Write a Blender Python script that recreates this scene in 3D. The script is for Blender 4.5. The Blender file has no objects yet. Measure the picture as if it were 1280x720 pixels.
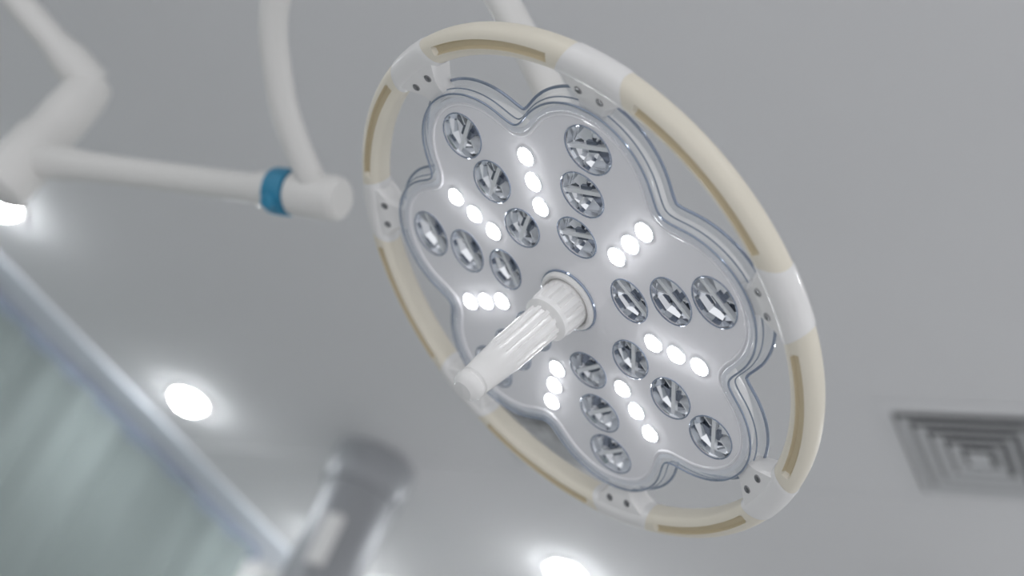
import bpy, bmesh, math
from mathutils import Vector, Matrix, Quaternion
scene = bpy.context.scene
scene.view_settings.view_transform = 'Standard'
pi = math.pi

# ---------------------------------------------------------------- materials
def mat(name, col, rough=0.5, metal=0.0, emis=None, estr=0.0, alpha=1.0, coat=0.0, noise=0.0, nscale=8.0, trans=0.0, ior=1.45):
    m = bpy.data.materials.new(name); m.use_nodes = True
    nt = m.node_tree; b = nt.nodes['Principled BSDF']
    c = (col[0], col[1], col[2], 1)
    b.inputs['Base Color'].default_value = c
    b.inputs['Roughness'].default_value = rough
    b.inputs['Metallic'].default_value = metal
    b.inputs['Alpha'].default_value = alpha
    b.inputs['Coat Weight'].default_value = coat
    b.inputs['Transmission Weight'].default_value = trans
    b.inputs['IOR'].default_value = ior
    if emis:
        b.inputs['Emission Color'].default_value = (*emis, 1)
        b.inputs['Emission Strength'].default_value = estr
    if noise > 0:
        tc = nt.nodes.new('ShaderNodeTexCoord'); n = nt.nodes.new('ShaderNodeTexNoise')
        n.inputs['Scale'].default_value = nscale; n.inputs['Detail'].default_value = 3
        r = nt.nodes.new('ShaderNodeValToRGB')
        r.color_ramp.elements[0].color = tuple(x*(1-noise) for x in col)+(1,)
        r.color_ramp.elements[1].color = tuple(min(1, x*(1+noise)) for x in col)+(1,)
        nt.links.new(tc.outputs['Object'], n.inputs['Vector'])
        nt.links.new(n.outputs['Fac'], r.inputs['Fac'])
        nt.links.new(r.outputs['Color'], b.inputs['Base Color'])
    return m

M_ceil  = mat('ceiling_paint', (.77,.77,.78), .85, noise=.02, nscale=1.5)
M_wall  = mat('wall_paint', (.78,.78,.77), .8, noise=.02, nscale=2)
M_floor = mat('floor_vinyl', (.74,.74,.75), .5, noise=.04, nscale=3)
M_white = mat('white_enamel', (.84,.83,.82), .28, noise=.01, nscale=20, coat=.3)
M_arm   = mat('arm_enamel', (.76,.75,.73), .35, noise=.01, nscale=10, coat=.2)
M_cream = mat('cream_plastic', (.80,.75,.64), .38, noise=.015, nscale=30)
M_tan   = mat('tan_rubber', (.64,.55,.38), .6, noise=.03, nscale=30)
M_panel = mat('lamp_panel', (.88,.875,.90), .2, noise=.01, nscale=20, coat=.6)
M_clear = mat('clear_rim', (.80,.86,.93), .04, alpha=.27, coat=1.0)
M_rim   = mat('rim_edge', (.30,.36,.47), .08, metal=.5, coat=1.0)
M_mirror= mat('reflector', (.93,.95,.98), .09, metal=1.0)
M_fin   = mat('reflector_fin', (.95,.97,.99), .25, metal=.3)
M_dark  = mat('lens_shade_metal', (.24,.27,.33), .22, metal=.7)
M_screw = mat('screw_steel', (.30,.30,.31), .3, metal=.9)
M_blue  = mat('blue_plastic', (.035,.24,.40), .4, noise=.03)
M_led   = mat('led_glow', (1,1,1), .3, emis=(.97,.98,1), estr=17)
M_ledlens = mat('led_lens_ring', (.9,.92,.95), .1, coat=1.0)
M_down  = mat('downlight_glow', (1,1,1), .3, emis=(.95,.98,1), estr=90)
M_grey  = mat('pendant_grey', (.36,.37,.39), .4, metal=.2, noise=.04)
M_grey2 = mat('pendant_light_grey', (.6,.6,.6), .4)
M_plen  = mat('plenum_dark', (.17,.17,.175), .8)
M_louv  = mat('louver_paint', (.62,.63,.64), .5)
M_curt  = mat('curtain_fabric', (.25,.29,.285), .8, noise=.04, nscale=4)
M_rail  = mat('rail_blue_grey', (.27,.32,.41), .5)
M_glowband  = mat('painted_glow', (.80,.84,.90), .6)  # pale blue-white for the downlight glow painted along the ceiling edge
M_glassw= mat('window_glass', (.5,.6,.62), .1, alpha=.5)

# ---------------------------------------------------------------- helpers
def finish(me, ang=35):
    for p in me.polygons: p.use_smooth = True
    me.set_sharp_from_angle(angle=math.radians(ang))
def obj(name, verts, faces, m, parent=None, smooth=True, mids=None, ang=35):
    me = bpy.data.meshes.new(name); me.from_pydata([tuple(v) for v in verts], [], faces)
    for mm in (m if isinstance(m, list) else [m]): me.materials.append(mm)
    if mids:
        for p, i in zip(me.polygons, mids): p.material_index = i
    bm = bmesh.new(); bm.from_mesh(me); bmesh.ops.recalc_face_normals(bm, faces=bm.faces); bm.to_mesh(me); bm.free()
    if smooth: finish(me, ang)
    o = bpy.data.objects.new(name, me); scene.collection.objects.link(o)
    if parent: o.parent = parent
    return o
def empty(name, mw=None):
    e = bpy.data.objects.new(name, None); scene.collection.objects.link(e)
    e.empty_display_size = .1
    if mw is not None: e.matrix_world = mw
    return e
def box_geo(lo, hi):
    x0,y0,z0 = lo; x1,y1,z1 = hi
    v=[(x0,y0,z0),(x1,y0,z0),(x1,y1,z0),(x0,y1,z0),(x0,y0,z1),(x1,y0,z1),(x1,y1,z1),(x0,y1,z1)]
    f=[(0,1,2,3),(4,5,6,7),(0,1,5,4),(1,2,6,5),(2,3,7,6),(3,0,4,7)]
    return v,f
def box(name, lo, hi, m, parent=None, bev=0):
    v,f = box_geo(lo,hi); o = obj(name, v, f, m, parent, smooth=False)
    if bev:
        b=o.modifiers.new('b','BEVEL'); b.width=bev; b.segments=3
    return o
class Geo:
    def __init__(s): s.v=[]; s.f=[]; s.m=[]
    def add(s, v, f, mi=0, mw=None):
        o=len(s.v)
        s.v += [ (mw @ Vector(p)) if mw else Vector(p) for p in v]
        s.f += [tuple(i+o for i in q) for q in f]; s.m += [mi]*len(f)
def lathe_geo(prof, n=48, cap0=True, cap1=True, rfun=None):
    v=[];f=[]
    for k,(r,z) in enumerate(prof):
        for i in range(n):
            a=2*pi*i/n; rr = r if rfun is None else rfun(r,z,a)
            v.append((rr*math.cos(a), rr*math.sin(a), z))
    for k in range(len(prof)-1):
        for i in range(n):
            j=(i+1)%n; f.append((k*n+i,k*n+j,(k+1)*n+j,(k+1)*n+i))
    if cap0: f.append(tuple(range(n)))
    if cap1: f.append(tuple((len(prof)-1)*n+i for i in range(n)))
    return v,f
def axis_mat(p, d):
    q = Vector((0,0,1)).rotation_difference(Vector(d).normalized())
    return Matrix.Translation(Vector(p)) @ q.to_matrix().to_4x4()
def lathe_between(name, a, b, prof, m, parent=None, n=40):
    v,f = lathe_geo(prof, n); mw = axis_mat(a, Vector(b)-Vector(a))
    return obj(name, [mw @ Vector(p) for p in v], f, m, parent)
def catmull(pts, sub=12):
    P=[Vector(p) for p in pts]; out=[]
    for i in range(len(P)-1):
        p0=P[max(i-1,0)];p1=P[i];p2=P[i+1];p3=P[min(i+2,len(P)-1)]
        for s in range(sub):
            t=s/sub
            out.append(.5*((2*p1)+(p2-p0)*t+(2*p0-5*p1+4*p2-p3)*t*t+(3*p1-p0-3*p2+p3)*t**3))
    out.append(P[-1]); return out
def tube_geo(pts, r, n=24, closed=False):
    P=[Vector(p) for p in pts]; N=len(P); v=[];f=[]
    nrm=None
    for i,p in enumerate(P):
        if closed: t=(P[(i+1)%N]-P[i-1]).normalized()
        else: t=(P[min(i+1,N-1)]-P[max(i-1,0)]).normalized()
        if nrm is None:
            nrm=t.orthogonal().normalized() if not closed else Vector((0,0,1))
        nrm=(nrm-t*nrm.dot(t)).normalized(); bi=t.cross(nrm)
        rr = r(i/(N-1)) if callable(r) else r
        for k in range(n):
            a=2*pi*k/n; v.append(p+rr*(nrm*math.cos(a)+bi*math.sin(a)))
    for i in range(N if closed else N-1):
        j=(i+1)%N
        for k in range(n):
            l=(k+1)%n; f.append((i*n+k,i*n+l,j*n+l,j*n+k))
    if not closed:
        f.append(tuple(range(n))); f.append(tuple((N-1)*n+k for k in range(n)))
    return v,f

# ---------------------------------------------------------------- camera
Xc=Vector((.841,.0073,.5406)).normalized()
Yc=Vector((.418,-.644,-.642)); Yc=(Yc-Xc*Yc.dot(Xc)).normalized()
Zc=Xc.cross(Yc)
R=Matrix((Xc,Yc,Zc)).to_4x4()
cam=bpy.data.cameras.new('camera'); co=bpy.data.objects.new('camera',cam); scene.collection.objects.link(co)
co.matrix_world=Matrix.Translation((0,0,1.2)) @ R
cam.lens=50; cam.sensor_width=36; cam.clip_start=.05
cam.dof.use_dof=True; cam.dof.focus_distance=1.60; cam.dof.aperture_fstop=1.8
scene.camera=co

# ---------------------------------------------------------------- room
CZ=3.10; WX=-3.87; FY=3.92; STEP=3.07; DROP=.003
box('floor', (WX-.1,-2.6,-.1),(2.6,FY+.1,0), M_floor)
cg=Geo()
cg.add(*box_geo((WX-.1,-2.6,CZ),(2.6,FY+.1,CZ+.12)))
cg.add(*box_geo((WX,STEP,CZ-DROP),(2.6,FY,CZ+.01)))
obj('ceiling', cg.v, cg.f, M_ceil, smooth=False)
box('wall_left', (WX-.1,-2.6,0),(WX,FY+.1,CZ), M_wall)
box('wall_far', (WX,FY,0),(2.6,FY+.1,CZ), M_wall)
box('trim_1', (WX,-2.6,CZ-.05),(WX+.05,3.80,CZ-.012), M_rail)
box('glow_band', (WX,-2.6,CZ-.012),(WX+.22,FY,CZ), M_glowband)  # flat pale strip: downlight glow near the wall, put in as colour
# window with pleated curtain on left wall
win=empty('window_1', Matrix.Translation((WX,1.5,1.8)))
def wbox(n,lo,hi,m): 
    lo=(lo[0]-WX,lo[1]-1.5,lo[2]-1.8); hi=(hi[0]-WX,hi[1]-1.5,hi[2]-1.8); return box(n,lo,hi,m,win)
wbox('frame_top',(WX,-.4,2.9),(WX+.03,3.6,2.96),M_white)
wbox('frame_bottom',(WX,-.4,.9),(WX+.03,3.6,.96),M_white)
for i in range(5):
    y=-.4+i*.98; wbox('mullion_%d'%i,(WX,y,.9),(WX+.03,y+.05,2.96),M_white)
wbox('pane',(WX+.005,-.35,.96),(WX+.012,3.6,2.9),M_glassw)
# curtain
v=[];f=[];n=900
for i in range(n+1):
    y=-1.5+(3.72+1.5)*i/n
    ph=y*2*pi/.19
    x=WX+.075+.014*math.sin(ph+.9*math.sin(y*5))+.009*math.sin(ph*.37)
    for k,z in enumerate((3.045,2.0,1.0,.08)):
        v.append((x+(.004*k*math.sin(ph*.5)),y,z))
for i in range(n):
    for k in range(3): a=i*4+k; f.append((a,a+4,a+5,a+1))
obj('curtain', v, f, M_curt, ang=80)

# downlights
def downlight(x,y,z):
    e=empty('downlight', Matrix.Translation((x,y,z)))
    v,f=lathe_geo([(.055,0),(.078,0),(.079,-.004),(.073,-.008),(.057,-.008),(.055,0)],48,False,False)
    obj('bezel',v,f,M_white,e)
    v,f=lathe_geo([(.054,-.002),(.052,-.014),(.040,-.026),(.02,-.033),(.002,-.034)],40,True,True)
    obj('diffuser_lens',v,f,M_down,e)
for (x,y) in [(-3.42,1.84),(-3.42,2.79),(-3.42,.80),(-2.4,-.6),(-1.0,-.6),(.6,1.84),(.6,.4),(1.6,2.9)]:
    downlight(x,y,CZ)
for (x,y) in [(-3.40,3.68),(-2.39,3.68),(-.3,3.66)]:
    downlight(x,y,CZ-DROP)

# ceiling air diffusers
def diffuser(x,y):
    e=empty('ceiling_air_vent', Matrix.Translation((x,y,CZ)))
    g=Geo()
    def sq(ho,zo,hi_,zi,th=.003,mi=0):
        v=[];
        for (h,z) in ((ho,zo),(hi_,zi),(hi_,zi-th),(ho,zo-th)):
            v+=[(-h,-h,z),(h,-h,z),(h,h,z),(-h,h,z)]
        f=[]
        for r in range(4):
            s=(r+1)%4
            for k in range(4): l=(k+1)%4; f.append((r*4+k,r*4+l,s*4+l,s*4+k))
        g.add(v,f,mi)
    sq(.205,-.001,.172,-.005,.003,1)
    for h in (.158,.125,.092,.059):
        sq(h,-.014,h-.018,-.008,.0015)
    g.add(*box_geo((-.026,-.026,-.016),(.026,.026,-.012)))
    obj('louvers',g.v,g.f,[M_louv,M_ceil],e,smooth=False,mids=g.m)
    box('plenum',(-.172,-.172,-.004),(.172,.172,0),M_plen,e)
diffuser(-.885,2.86); diffuser(-2.07,2.85)

# grey ceiling pendant column
pc=empty('ceiling_supply_pendant', Matrix.Translation((-2.82,3.085,CZ)))
v,f=lathe_geo([(.130,0),(.132,-.02),(.132,-.12),(.127,-.13),(.117,-.135),(.117,-.2),(.117,-1.05),(.125,-1.06),(.125,-1.15)],48)
obj('column',v,f,M_grey,pc)
box('service_head',(-.17,-.17,-1.75),(.17,.17,-1.15),M_grey2,pc,.02)
box('shelf',(-.25,-.25,-1.80),(.25,.25,-1.75),M_grey2,pc,.01)
box('label_plate',(.02,-.125,-.44),(.075,-.095,-.27),M_white,pc,.003)

# ---------------------------------------------------------------- surgical light
C=Vector((-.8558,1.1188,2.1368))
nw=Vector((-.2674,-.308,-.9128)).normalized()
e1=Vector((.5005,.7662,-.4047)); e1=(e1-nw*e1.dot(nw)).normalized(); e2=nw.cross(e1)
LM=Matrix.Translation(C) @ Matrix((e1,e2,nw)).transposed().to_4x4()
lamp=empty('surgical_light', LM)
LI=LM.inverted()
head=empty('light_head'); head.parent=lamp; head.location=(.003,0,.004)
A0=math.radians(17); DA=2*pi/7
OFF=[-1.6,-1.3,1.7,1.8,0,0,0]
def warp(th):
    t=((th-A0)/DA)%7; i=int(t)%7; u=t-int(t); u=(1-math.cos(pi*u))/2
    return th+math.radians(OFF[i]*(1-u)+OFF[(i+1)%7]*u)
# petal outline
rc,rp=.187,.0945
NO=560; raw=[]
for i in range(NO):
    th=2*pi*i/NO; d=(th-A0+DA/2)%DA-DA/2
    raw.append(rc*math.cos(d)+math.sqrt(max(rp*rp-(rc*math.sin(d))**2,0)))
W=10; rad=[sum(raw[(i+k)%NO]*(1-abs(k)/(W+1)) for k in range(-W,W+1))/sum(1-abs(k)/(W+1) for k in range(-W,W+1)) for i in range(NO)]
outline=[Vector((rad[i]*math.cos(warp(2*pi*i/NO)), rad[i]*math.sin(warp(2*pi*i/NO)),0)) for i in range(NO)]
def offs(d,z):
    out=[]
    for i in range(NO):
        t=(outline[(i+1)%NO]-outline[i-1]).normalized(); nn=Vector((t.y,-t.x,0))
        p=outline[i]+nn*d; out.append(Vector((p.x,p.y,z)))
    return out
def loft(name, rings, m, cap=False, ang=40):
    v=[];f=[]
    for r in rings: v+=r
    for k in range(len(rings)-1):
        for i in range(NO):
            j=(i+1)%NO; f.append((k*NO+i,k*NO+j,(k+1)*NO+j,(k+1)*NO+i))
    if cap: f.append(tuple((len(rings)-1)*NO+i for i in range(NO)))
    return obj(name,v,f,m,head,ang=ang)
def sc(s,z): return [Vector((p.x*s,p.y*s,z)) for p in outline]
loft('housing',[offs(-.007,.000),offs(-.004,-.001),offs(-.003,-.004),offs(-.005,-.012),offs(-.012,-.024),sc(.93,-.030),sc(.88,-.036),sc(.7,-.052),sc(.4,-.058),sc(.15,-.06)],M_white,cap=True)
# clear flange around the petals
loft('clear_skirt',[offs(-.010,.0015),offs(-.008,.0045),offs(-.003,.006),offs(.002,.0045),offs(.005,.000),offs(.006,-.006),offs(.0065,-.013),offs(.012,-.015)],M_clear,ang=60)
v,f=tube_geo(offs(.0122,-.015),.0019,10,True); obj('skirt_edge',v,f,M_rim,head)
v,f=tube_geo(offs(.0055,-.003),.0009,8,True); obj('mid_edge',v,f,M_rim,head)
v,f=tube_geo(offs(.0020,.0045),.0013,10,True); obj('front_edge',v,f,M_rim,head)
v,f=tube_geo(offs(-.013,.0012),.0018,8,True); obj('front_ridge',v,f,M_panel,head)

# lens/LED layout
lens=[];leds=[]
for k in range(7):
    a=warp(A0+k*DA)
    for r,s in ((.102,.0275),(.167,.0295),(.231,.0310)):
        lens.append((r*math.cos(a),r*math.sin(a),s,a))
    b=warp(A0+k*DA+DA/2)
    for r in (.126,.1585,.191):
        leds.append((r*math.cos(b),r*math.sin(b)))
# front panel with holes
cu=bpy.data.curves.new('pc','CURVE'); cu.dimensions='2D'; cu.fill_mode='BOTH'; cu.extrude=.0012
def spl(pts):
    s=cu.splines.new('POLY'); s.points.add(len(pts)-1)
    for i,p in enumerate(pts): s.points[i].co=(p[0],p[1],0,1)
    s.use_cyclic_u=True
spl(offs(-.004,0)[::2])
for (x,y,s,a) in lens:
    pts=[]
    for i in range(48):
        t=2*pi*i/48; u=s*.93*math.cos(t); w=s*1.04*math.sin(t)
        pts.append((x+u*math.cos(a)-w*math.sin(a), y+u*math.sin(a)+w*math.cos(a)))
    spl(pts)
tmp=bpy.data.objects.new('tmp',cu); scene.collection.objects.link(tmp)
dg=bpy.context.evaluated_depsgraph_get()
me=bpy.data.meshes.new_from_object(tmp.evaluated_get(dg)); bpy.data.objects.remove(tmp)
me.materials.clear(); me.materials.append(M_panel); me.name='front_panel'
fp=bpy.data.objects.new('front_panel',me); scene.collection.objects.link(fp); fp.parent=head
# reflector bowls
g=Geo()
for idx,(x,y,s,a) in enumerate(lens):
    mw=Matrix.Translation((x,y,0)) @ Matrix.Rotation(a,4,'Z')
    v,f=lathe_geo([(s*1.06,-.001),(s*.98,-.009),(s*.78,-.018),(s*.45,-.024),(s*.2,-.026)],10,False,True)
    g.add(v,f,0,mw)
    pts=[(s*.93*math.cos(2*pi*i/40), s*1.04*math.sin(2*pi*i/40),.0015) for i in range(40)]
    v,f=tube_geo(pts,.0009,6,True); g.add(v,f,2,mw)
    v,f=box_geo((-.0026,-s*1.0,-.010),(.0026,s*1.0,-.004)); g.add(v,f,1,mw @ Matrix.Rotation(math.radians(25),4,'Z'))
    v,f=box_geo((-s*.9,-.0010,-.022),(s*.9,.0010,-.008)); g.add(v,f,1,mw @ Matrix.Rotation(math.radians(-20),4,'Z'))
    v,f=box_geo((-.007,-.007,-.014),(.007,.007,-.006)); g.add(v,f,3,mw @ Matrix.Rotation(math.radians(25),4,'Z'))
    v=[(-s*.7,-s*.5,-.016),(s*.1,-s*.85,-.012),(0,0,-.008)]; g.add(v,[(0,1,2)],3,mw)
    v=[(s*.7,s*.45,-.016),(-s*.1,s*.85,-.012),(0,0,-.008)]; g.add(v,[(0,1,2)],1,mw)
obj('reflectors',g.v,g.f,[M_mirror,M_fin,M_rim,M_dark],head,smooth=False,mids=g.m)
# LEDs
g=Geo(); g2=Geo()
for (x,y) in leds:
    mw=Matrix.Translation((x,y,.0005))
    r=.0104
    v,f=lathe_geo([(r*math.cos(t),.0085*math.sin(t)) for t in [0,.3,.6,.9,1.2,1.45]],24,False,True); g.add(v,f,0,mw)
    v,f=lathe_geo([(r+.0006,0),(r+.0026,.0),(r+.0022,.0024),(r+.0010,.0024)],24,False,False); g2.add(v,f,0,mw)
obj('led_domes',g.v,g.f,M_led,head); obj('led_seats',g2.v,g2.f,M_ledlens,head)

# outer ring
brk=[warp(A0+k*DA) for k in range(7)]
RR=.3290; NR=504; NP=48
def ringprof(k,ax=.0175,az=.0165):
    t=2*pi*k/NP; c,s=math.cos(t),math.sin(t); p=.85
    return ax*math.copysign(abs(s)**p,s), az*math.copysign(abs(c)**p,c)   # (radial, z) front = +z
v=[];f=[];mi=[]
def ingroove(th):
    d=(th-A0)%DA
    return math.radians(10.5)<d<DA-math.radians(10.5)
for i in range(NR):
    th=2*pi*i/NR; tw=warp(th)
    for k in range(NP):
        x,z=ringprof(k)
        if z>0 and abs(x)<.0048 and ingroove(th): z-=.0045
        v.append(((RR+x)*math.cos(tw),(RR+x)*math.sin(tw),z))
for i in range(NR):
    j=(i+1)%NR
    for k in range(NP):
        l=(k+1)%NP; f.append((i*NP+k,i*NP+l,j*NP+l,j*NP+k))
        x,z=ringprof(k); x2,z2=ringprof(l)
        th=2*pi*(i+.5)/NR
        mi.append(1 if (z>0 and (abs(x)<.0048 or abs(x2)<.0048) and ingroove(th)) else 0)
obj('ring',v,f,[M_cream,M_tan],lamp,mids=mi,ang=30)
# brackets
for bi,a in enumerate(brk):
    g=Geo()
    v=[];f=[];ns=22; hw=math.radians(7.4)
    for i in range(ns+1):
        th=a-hw+2*hw*i/ns
        edge=0 if i in (0,ns) else 1
        for k in range(NP):
            x,z=ringprof(k,.0175+.0008*edge+.0002,.0165+.0008*edge+.0002)
            th2=th - (x/.0175)*math.radians(1.5)*(1 if i>ns/2 else -1)*(1 if i!=ns/2 else 0)
            v.append(((RR+x)*math.cos(th2),(RR+x)*math.sin(th2),z))
    for i in range(ns):
        for k in range(NP):
            l=(k+1)%NP; f.append((i*NP+k,i*NP+l,(i+1)*NP+l,(i+1)*NP+k))
    g.add(v,f)
    mw=Matrix.Rotation(a,4,'Z')
    secs=[(.276,.018,-.012,.004),(.289,.0200,-.014,.0075),(.297,.025,-.015,.010),(.305,.033,-.015,.0125),(.314,.041,-.015,.0145),(.326,.044,-.013,.0155),(.330,.044,-.013,.0155)]
    v=[];f=[]
    for (r,w,z0,z1) in secs:
        b=.004
        v+=[(r,-w+b,z0),(r,w-b,z0),(r,w,z0+b),(r,w,z1-b),(r,w-b,z1),(r,-w+b,z1),(r,-w,z1-b),(r,-w,z0+b)]
    for s in range(len(secs)-1):
        for k in range(8):
            l=(k+1)%8; f.append((s*8+k,s*8+l,(s+1)*8+l,(s+1)*8+k))
    f.append(tuple(range(8))); f.append(tuple((len(secs)-1)*8+k for k in range(8)))
    g.add(v,f,0,mw)
    for s in (-1,1):
        pv,pf=lathe_geo([(.0050,.0),(.0050,.0130),(.0040,.0138),(.002,.0130)],16,True,True)
        g.add(pv,pf,1,mw @ Matrix.Translation((.3075,s*.0145,.0)) @ Matrix.Rotation(math.radians(-15),4,'Y'))
    obj('bracket_%d'%(bi+1),g.v,g.f,[M_white,M_screw],lamp,mids=g.m,ang=40)

# central collar and sterile handle
v,f=lathe_geo([(.040,.0),(.040,.005),(.037,.008),(.034,.008),(.033,.004),(.030,.004)],56,False,True)
obj('hub_collar',v,f,M_white,head)
v,f=tube_geo([(.0405*math.cos(2*pi*i/60),.0405*math.sin(2*pi*i/60),.002) for i in range(60)],.0018,8,True)
obj('hub_ring',v,f,M_rim,head)
def ribs(r,z,a):
    if .012<z<.036: return r*(1+.05*(1 if math.sin(a*14)>0 else -1))
    if .050<z<.125: return r*(1+.05*(1 if math.sin(a*11)>0 else -1))
    return r
prof=[(.031,.000),(.031,.010),(.030,.0125),(.029,.0355),(.0295,.038),(.0295,.045),(.0235,.0495),(.0225,.0505),(.0215,.085),(.0215,.1205),(.0215,.127),(.0205,.145),(.0185,.170),(.0170,.172),(.0170,.174),(.0185,.176),(.0187,.181),(.0165,.187),(.012,.191),(.004,.192)]
v,f=lathe_geo(prof,144,True,True,ribs)
hd=obj('handle',v,f,M_white,head,ang=30); hd.rotation_euler=(0,.035,0)

# rear gimbal + yoke arm (world coords -> lamp local)
def lampobj(o):
    o.parent=lamp; o.matrix_parent_inverse=LI; return o
v,f=lathe_geo([(.06,-.05),(.06,-.075),(.045,-.095),(.03,-.105)],40)
obj('rear_hub',v,f,M_white,lamp)
back=C-nw*.09
path=catmull([(-1.405,1.169,2.377),(-1.420,1.098,2.409),(-1.421,1.015,2.45),(-1.392,.906,2.516),(-1.291,.822,2.586),(-1.14,.832,2.579),(-1.032,.903,2.51),(-.973,.962,2.444),(-.927,1.025,2.379),(-.86,1.10,2.27),tuple(back)],14)
v,f=tube_geo(path,.0215,28); lampobj(obj('yoke',v,f,M_arm))
J=Vector((-1.405,1.169,2.377)); H=Vector((-2.0415,1.078,2.419)); d=(J-H).normalized()
def seg(n,a,b,prof,m): return lampobj(lathe_between(n,a,b,prof,m))
seg('joint_cap',J-d*.052,J+d*.04,[(.030,0),(.034,.004),(.035,.010),(.035,.078),(.033,.087),(.028,.092),(.010,.093)],M_arm)
seg('blue_ring',J-d*.088,J,[(.030,0),(.036,.001),(.037,.005),(.037,.031),(.036,.035),(.030,.036)],M_blue)
seg('blue_knob',J-d*.07+Vector((0,-.01,-.028)),J-d*.07+Vector((0,-.03,-.05)),[(.012,0),(.012,.014),(.009,.018)],M_blue)
L=(J-H).length
seg('horizontal_arm',H,J,[(.030,0),(.030,.1),(.025,.16),(.0235,.3),(.0235,L-.13),(.028,L-.115),(.028,L-.085)],M_arm)
T=Vector((-2.000,1.085,2.60))
seg('spindle',H-Vector((0,0,.085)),T+Vector((0,0,.02)),[(.03,0),(.046,.01),(.05,.03),(.05,.13),(.044,.14),(.044,.20),(.042,.25),(.034,.28),(.01,.285)],M_arm)
U=T+(Vector((-2.1745,.768,2.71))-T)*2.2
LU=(U-T).length
seg('upper_arm',T,U,[(.036,0),(.036,.06),(.027,.10),(.026,.2),(.026,LU-.1),(.034,LU-.05),(.034,LU)],M_arm)
seg('ceiling_column',Vector((U.x,U.y,U.z-.07)),Vector((U.x,U.y,CZ)),[(.05,0),(.05,CZ-U.z+.03),(.11,CZ-U.z+.045),(.11,CZ-U.z+.07)],M_arm)

# ---------------------------------------------------------------- light
w=bpy.data.worlds.new('world'); scene.world=w; w.use_nodes=True
w.node_tree.nodes['Background'].inputs['Color'].default_value=(.965,.975,1,1)
w.node_tree.nodes['Background'].inputs['Strength'].default_value=.9
